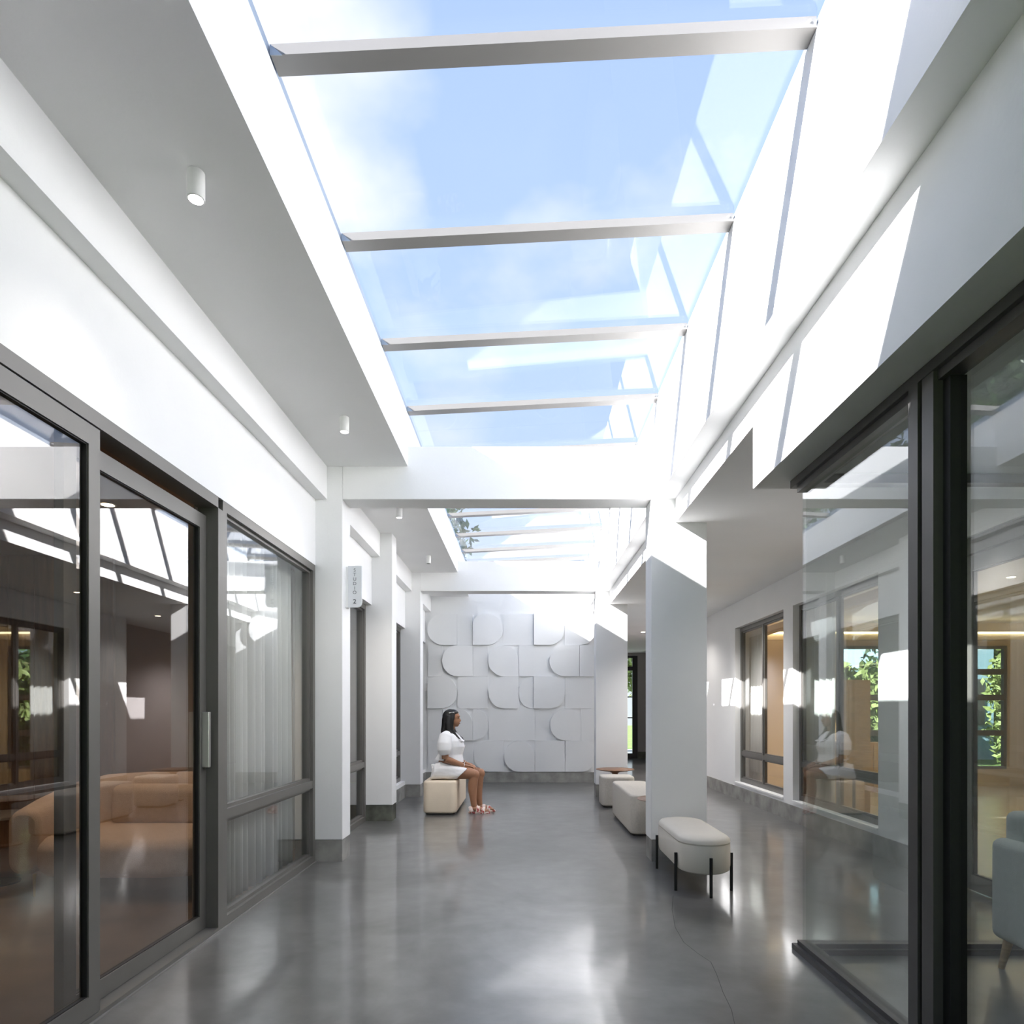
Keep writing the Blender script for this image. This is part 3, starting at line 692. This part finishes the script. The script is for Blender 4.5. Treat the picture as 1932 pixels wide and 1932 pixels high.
spot(4.717, 'white cylinder spotlight on the ceiling just before the near cross beam', True, 50)
spot(6.80, 'lit white cylinder spotlight just behind the near cross beam', True, 110)
spot(8.90, 'unlit white cylinder spotlight before the far cross beam', False)
spot(11.05, 'small white cylinder spotlight beyond the far cross beam, by the tiled wall', True, 18)

# ================================================================== sign
t = thing('blade_sign', 'white projecting sign reading STUDIO 2 on the near column', 'sign', (-1.49, 5.78, 2.22))
sx0, sx1, sy0, sy1, sz0, sz1 = -1.545, -1.424, 5.765, 5.785, 2.222, 2.588
MB().prism(rrect(sx0, sx1, sz0, sz1, (0, .04, .006, 0), 8), 'y', sy0, sy1).build('plate', 'sign_white', t, bevel=.0015)
MB().prism(rrect(-1.5662, sx0, sz0-.004, sz1-.006, .002, 3), 'y', sy0+.004, sy1+.05).build('mounting_bracket', 'plaster', t, bevel=.002)
def text(body, x, z, size, mat, parent, y, bold=0.0):
    cu = bpy.data.curves.new('letter', 'FONT'); cu.body = body; cu.size = size; cu.align_x = 'CENTER'; cu.align_y = 'CENTER'; cu.extrude = .0006; cu.offset = bold
    tmp = bpy.data.objects.new('tmp', cu); COL.objects.link(tmp)
    dg = bpy.context.evaluated_depsgraph_get(); me = bpy.data.meshes.new_from_object(tmp.evaluated_get(dg))
    bpy.data.objects.remove(tmp); me.materials.clear(); me.materials.append(M[mat])
    o = bpy.data.objects.new('letter', me); COL.objects.link(o); o.parent = parent
    o.rotation_euler = (math.pi/2, 0, 0); o.location = V(x, y, z)-parent.location
    return o
for ch, py in zip('STUDIO', (1076, 1084.3, 1093, 1101.3, 1109.8, 1118)):
    text(ch, -1.486, 1.3+(1343-py)/1233*5.765, .042, 'letter', t, sy0-.0008)
text('2', -1.486, 1.3+(1343-1135)/1233*5.765, .055, 'letter', t, sy0-.0008, .0012)

# ================================================================== furniture
def bench(x0, x1, y0, y1, h, label, cat, mat, name):
    t = thing(name, label, cat, ((x0+x1)/2, (y0+y1)/2, 0), 'block seats')
    o = MB().prism(rrect(x0, x1, y0, y1, .085, 6), 'z', .022, h).build('seat_block', mat, t, bevel=.028, segs=4)
    for p in o.data.polygons: p.use_smooth = True
    MB().prism(rrect(x0+.03, x1-.03, y0+.03, y1-.03, .07, 6), 'z', 0, .03).build('plinth', 'base_dark', t)
bench(-1.262, -.838, 8.20, 9.65, .43, 'tan leather block bench under the seated woman', 'bench', 'leather', 'block_bench')
bench(1.118, 1.545, 6.80, 8.26, .43, 'long cream boucle block bench behind the wide column', 'bench', 'boucle', 'block_bench')
bench(1.065, 1.515, 8.83, 9.25, .42, 'small cream boucle pouf beside the round wooden table', 'stool', 'boucle', 'pouf')
def round_table(x, y, h, label):
    t = thing('round_table', label, 'table', (x, y, 0), 'round wooden side tables')
    MB().lathe((x, y, 0), [(.02, h-.030), (.20, h-.026), (.275, h-.010), (.28, h-.004), (.275, h)], 40).build('table_top', 'wood', t, smooth=True)
    MB().lathe((x, y, 0), [(.13, 0), (.13, .01), (.05, .02), (.045, h-.06), (.10, h-.028)], 28).build('pedestal', 'wood', t, smooth=True)
round_table(1.345, 9.57, .465, 'round brown wooden side table by the far wide column')
round_table(1.395, 6.375, .455, 'round brown wooden side table half hidden behind the near wide column')
# oval stool
ocx, oy0, oy1, orad = 1.3135, 4.566, 5.616, .19
t = thing('oval_stool', 'cream oval upholstered stool on thin black metal legs', 'stool', (ocx, (oy0+oy1)/2, 0))
def stadium(r, ya, yb, n=16):
    out = [(ocx+r*math.cos(math.pi+math.pi*k/n), ya+r+r*math.sin(math.pi+math.pi*k/n)) for k in range(n+1)]
    return out+[(ocx+r*math.cos(math.pi*k/n), yb-r+r*math.sin(math.pi*k/n)) for k in range(n+1)]
rings = []
for ins, z in ((.10, .150), (.03, .150), (.008, .162), (0, .20), (0, .345), (.004, .352), (.004, .357), (0, .364), (.004, .385), (.02, .402), (.06, .411), (.12, .414)):
    rings.append([V(x, y, z) for x, y in stadium(orad-ins, oy0+.012+ins, oy1-.012-ins)])
MB().loft(rings).build('seat', 'cream', t, smooth=True)
for x, y in ((ocx-.2025, 4.757), (ocx-.2025, 5.425), (ocx+.2025, 4.757), (ocx+.2025, 5.425), (ocx, oy0), (ocx, oy1)):
    MB().tube([(x, y, 0), (x, y, .276)], .0115, 12).build('leg', 'black_metal', t, smooth=True)

# ================================================================== woman
PY = 8.47
def Q(x, dy, z): return V(x, PY+dy, z)
t = thing('person', 'seated woman with long black hair in a white short-sleeved outfit and patterned sandals', 'person', (-.95, PY, .0))
b = MB()
# torso
def ring(c, rx, ry, n=24, tilt=0): return [c+V(rx*math.cos(2*math.pi*k/n), ry*math.sin(2*math.pi*k/n), tilt*rx*math.cos(2*math.pi*k/n)) for k in range(n)]
b.loft([ring(Q(-1.01, 0, .445), .12, .14), ring(Q(-1.0, 0, .53), .145, .165), ring(Q(-.97, 0, .64), .13, .145), ring(Q(-.95, 0, .74), .125, .14),
        ring(Q(-.935, 0, .86), .13, .15), ring(Q(-.95, 0, .95), .11, .155), ring(Q(-.955, 0, 1.01), .08, .14), ring(Q(-.95, 0, 1.045), .05, .08)])
# neck and head
b.tube([Q(-.955, 0, 1.0), Q(-.942, 0, 1.06), Q(-.925, 0, 1.14)], [.06, .048, .05], 16)
b.ell(Q(-.915, 0, 1.235), .090, .074, .090, 28, 18)
b.ell(Q(-.885, 0, 1.185), .062, .060, .078, 24, 16)
b.ell(Q(-.862, 0, 1.132), .030, .030, .026, 16, 10)          # chin
b.tube([Q(-.832, 0, 1.222), Q(-.822, 0, 1.195), Q(-.812, 0, 1.178)], [.010, .013, .014], 10)  # nose
b.ell(Q(-.822, 0, 1.176), .012, .018, .009, 12, 8)
b.ell(Q(-.834, 0, 1.150), .014, .024, .012, 14, 8)           # mouth mound
b.ell(Q(-.838, 0, 1.243), .022, .050, .012, 14, 8)           # brow ridge
for sgn in (-1, 1):
    b.ell(Q(-.918, sgn*.074, 1.195), .020, .010, .030, 12, 8)  # ear
# legs
for sgn, kx, kz, ax_, fy in ((-1, -.63, .497, -.628, -.095), (1, -.57, .503, -.565, .06)):
    b.tube([Q(-1.0, sgn*.085, .535), Q(-.85, sgn*.082, .525), Q(-.72, sgn*.078, .512), Q(kx, sgn*.075, kz)], [.095, .088, .077, .066], 20)
    b.ell(Q(kx+.008, sgn*.075, kz-.008), .064, .062, .068, 18, 12)
    b.tube([Q(kx, sgn*.075, kz-.02), Q(kx-.015, (sgn*.075*2+fy)/3, .37), Q(kx-.018, (sgn*.075+fy)/2, .29), Q(ax_-.01, fy, .17), Q(ax_, fy, .09)], [.058, .062, .057, .041, .036], 18)
    # foot
    b.tube([Q(ax_-.045, fy, .048), Q(ax_, fy, .062), Q(ax_+.07, fy, .055), Q(ax_+.13, fy, .040), Q(ax_+.165, fy, .036)], [.028, .036, .033, .027, .018], 14, (1.15, .9))
    for k in range(5):
        yy = fy+sgn*(.026-.0135*k)*-1
        b.tube([Q(ax_+.14, yy, .036), Q(ax_+.186-.007*k, yy, .030)], [.0105 if k else .013, .0085 if k else .011], 8)
# arms
def arm(sgn, el, wr, pal):
    b.tube([Q(-.965, sgn*.145, 1.0), Q(-.985, sgn*.19, .93), Q(-.99, sgn*.205, .82), el], [.05, .052, .047, .043], 16)
    m1 = el.lerp(wr, .35); m1.z -= .002
    b.tube([el, m1, el.lerp(wr, .75), wr], [.044, .043, .032, .026], 16)
    b.tube([wr, wr.lerp(pal, .4), pal], [.025, .031, .030], 14, (1.15, .6))
e1, w1, p1 = Q(-.985, -.205, .705), Q(-.765, -.085, .615), Q(-.690, -.045, .597)
e2, w2, p2 = Q(-.965, .205, .705), Q(-.750, .075, .630), Q(-.675, .025, .612)
arm(-1, e1, w1, p1); arm(1, e2, w2, p2)
# fingers
for (pal, wr, sgn, zoff) in ((p1, w1, -1, 0), (p2, w2, 1, .006)):
    d = (pal-wr).normalized(); side = V(-d.y, d.x, 0).normalized()
    for k in range(4):
        o0 = pal+side*(.0195-.013*k)+d*.008
        ln = (.066, .075, .072, .056)[k if sgn < 0 else 3-k]
        b.tube([o0, o0+d*ln*.45+V(0, 0, -.002), o0+d*ln*.78+V(0, 0, -.014), o0+d*ln*.92+V(0, 0, -.026)], [.0098, .0092, .0085, .007], 8)
    th = side*(.024 if sgn < 0 else -.024)
    b.tube([wr.lerp(pal, .45)+th*.6, pal+th*1.25, pal+th*1.35+d*.03+V(0, 0, .002)], [.012, .0105, .0085], 8)
b.build('body', 'skin', t, remesh=.0055, smoothit=3)
# face details
for sgn in (-1, 1):
    MB().tube([Q(-.842, sgn*.018, 1.236), Q(-.836, sgn*.032, 1.241), Q(-.846, sgn*.052, 1.236)], [.003, .0042, .002], 8).build('eyebrow', 'hair', t, smooth=True)
    MB().ell(Q(-.838, sgn*.034, 1.215), .007, .014, .0048, 12, 8).build('eye', 'dark_eye', t, smooth=True)
MB().ell(Q(-.823, 0, 1.154), .006, .019, .0042, 12, 8).build('upper_lip', 'lips', t, smooth=True)
MB().ell(Q(-.823, 0, 1.146), .007, .016, .0046, 12, 8).build('lower_lip', 'lips', t, smooth=True)
# hair
hm = MB()
hm.ell(Q(-.945, 0, 1.240), .100, .092, .095, 28, 18)
hm.ell(Q(-.915, 0, 1.285), .078, .074, .048, 24, 14)
hm.loft([ring(Q(-.975, 0, 1.27), .060, .085), ring(Q(-.990, 0, 1.20), .062, .096), ring(Q(-1.0, 0, 1.13), .055, .102), ring(Q(-1.02, 0, 1.06), .045, .105), ring(Q(-1.04, 0, 1.02), .022, .10)])
for sgn in (-1, 1):
    hm.tube([Q(-.905, sgn*.070, 1.29), Q(-.915, sgn*.086, 1.22), Q(-.925, sgn*.088, 1.13), Q(-.915, sgn*.088, 1.06), Q(-.875, sgn*.085, .995), Q(-.825 if sgn < 0 else -.800, sgn*.080, .945), Q(-.795 if sgn < 0 else -.775, sgn*.075, .925)],
            [.030, .030, .032, .032, .030, .022, .006], 14, (1, .8))
    hm.tube([Q(-.955, sgn*.075, 1.25), Q(-.965, sgn*.092, 1.15), Q(-.955, sgn*.098, 1.06), Q(-.905, sgn*.10, .985), Q(-.86, sgn*.095, .955)], [.035, .034, .032, .026, .006], 14)
hm.build('hair', 'hair', t, remesh=.006, smoothit=3)
clip = MB()
for k in range(4): clip.ell(Q(-.945+.017*k, -.088+.003*k, 1.287+.002*k), .009, .006, .008, 10, 6)
clip.build('hair_clip', 'pearl', t, smooth=True)
# blouse
tp = MB()
tp.loft([ring(Q(-.955, 0, .668), .188, .192, tilt=-.10), ring(Q(-.953, 0, .690), .180, .184, tilt=-.06), ring(Q(-.945, 0, .75), .160, .168), ring(Q(-.925, 0, .85), .172, .178), ring(Q(-.935, 0, .93), .152, .182),
         ring(Q(-.955, 0, 1.0), .110, .175), ring(Q(-.955, 0, 1.035), .078, .125), ring(Q(-.952, 0, 1.05), .058, .075)])
for sgn in (-1, 1):
    tp.tube([Q(-.965, sgn*.13, 1.015), Q(-.985, sgn*.185, .985), Q(-.995, sgn*.212, .90), Q(-.995, sgn*.215, .82), Q(-.992, sgn*.210, .775), Q(-.99, sgn*.209, .757)], [.055, .080, .092, .088, .066, .060], 20)
tp.build('blouse', 'cloth_white', t, remesh=.007, smoothit=4)
for sgn in (-1, 1):
    MB().add([Q(-.925, sgn*.075, 1.055), Q(-.885, sgn*.135, .985), Q(-.765, sgn*.10, .925), Q(-.772, sgn*.012, .915), Q(-.862, sgn*.045, 1.03),
              Q(-.930, sgn*.075, 1.045), Q(-.890, sgn*.130, .973), Q(-.775, sgn*.10, .913), Q(-.782, sgn*.012, .903), Q(-.867, sgn*.045, 1.018)],
             [(0,1,2,3,4), (9,8,7,6,5), (0,5,6,1), (1,6,7,2), (2,7,8,3), (3,8,9,4), (4,9,5,0)]).build('collar', 'cloth_white', t, bevel=.004)
for z, x in ((.86, -.752), (.765, -.786), (.70, -.790)):
    MB().ell(Q(x, 0, z), .006, .012, .012, 10, 8).build('button', 'pearl', t, smooth=True)
# skirt
sk = MB(); rings = []
for i, (x, zt_, wy) in enumerate(((-1.185, .47, .13), (-1.165, .54, .185), (-1.13, .64, .20), (-1.06, .665, .205), (-.95, .66, .205), (-.86, .63, .205), (-.78, .605, .20), (-.70, .585, .195))):
    r = []
    for k in range(28):
        a = 2*math.pi*k/28; c_, s1 = math.cos(a), math.sin(a)
        z = .432+(zt_-.432)*(.5+.5*math.copysign(abs(s1)**.75, s1)); yy = wy*math.copysign(abs(c_)**.7, c_)
        xx = x
        if i >= 5: xx = x-(zt_-z)*(.0, .0, .0, .0, .0, .35, .7, 1.05)[i]
        r.append(Q(xx+.004*math.sin(5*a), yy+.006*math.sin(7*a+i), z))
    rings.append(r)
sk.loft(rings); sk.build('skirt', 'cloth_white', t, remesh=.007, smoothit=4)
MB().ell(Q(-1.150, -.10, .612), .030, .022, .020, 12, 8).ell(Q(-1.165, -.06, .600), .022, .022, .024, 12, 8).ell(Q(-1.160, -.11, .585), .016, .012, .030, 12, 8).build('waist_bow', 'cloth_white', t, smooth=True)
for (w_, p_) in ((w1, p1), (w2, p2)):
    d = (p_-w_).normalized(); u = d.cross(V(0, 0, 1)).normalized(); v_ = d.cross(u)
    pts_ = [w_+u*math.cos(2*math.pi*k/20)*.030+v_*math.sin(2*math.pi*k/20)*.026 for k in range(21)]
    MB().tube(pts_, .0035, 6).build('bracelet', 'pearl', t, smooth=True)
# sandals
for ax_, fy in ((-.628, -.095), (-.565, .06)):
    sm = MB(); out = []
    for k in range(24):
        a = 2*math.pi*k/24; x = ax_+.065+.142*math.cos(a); out.append((x, PY+fy+(.046 if math.cos(a) > 0 else .036)*math.sin(a)*(1.0)))
    o = sm.prism(out, 'z', 0, .022).build('sandal_sole', 'sandal', t, bevel=.004)
    for (x, r, z, tl) in ((ax_+.115, .042, .022, .0), (ax_+.055, .046, .026, .10), (ax_-.028, .040, .045, .35)):
        pts_ = [Q(x-tl*.06*math.sin(math.pi*k/14), fy+r*math.cos(math.pi*k/14), z*.6+(.060 if x > ax_ else .048)*math.sin(math.pi*k/14)*(1.0 if x > ax_+.1 else 1.25)) for k in range(15)]
        MB().tube(pts_, .012, 8, (2.0, .45)).build('strap', 'sandal', o, smooth=True)
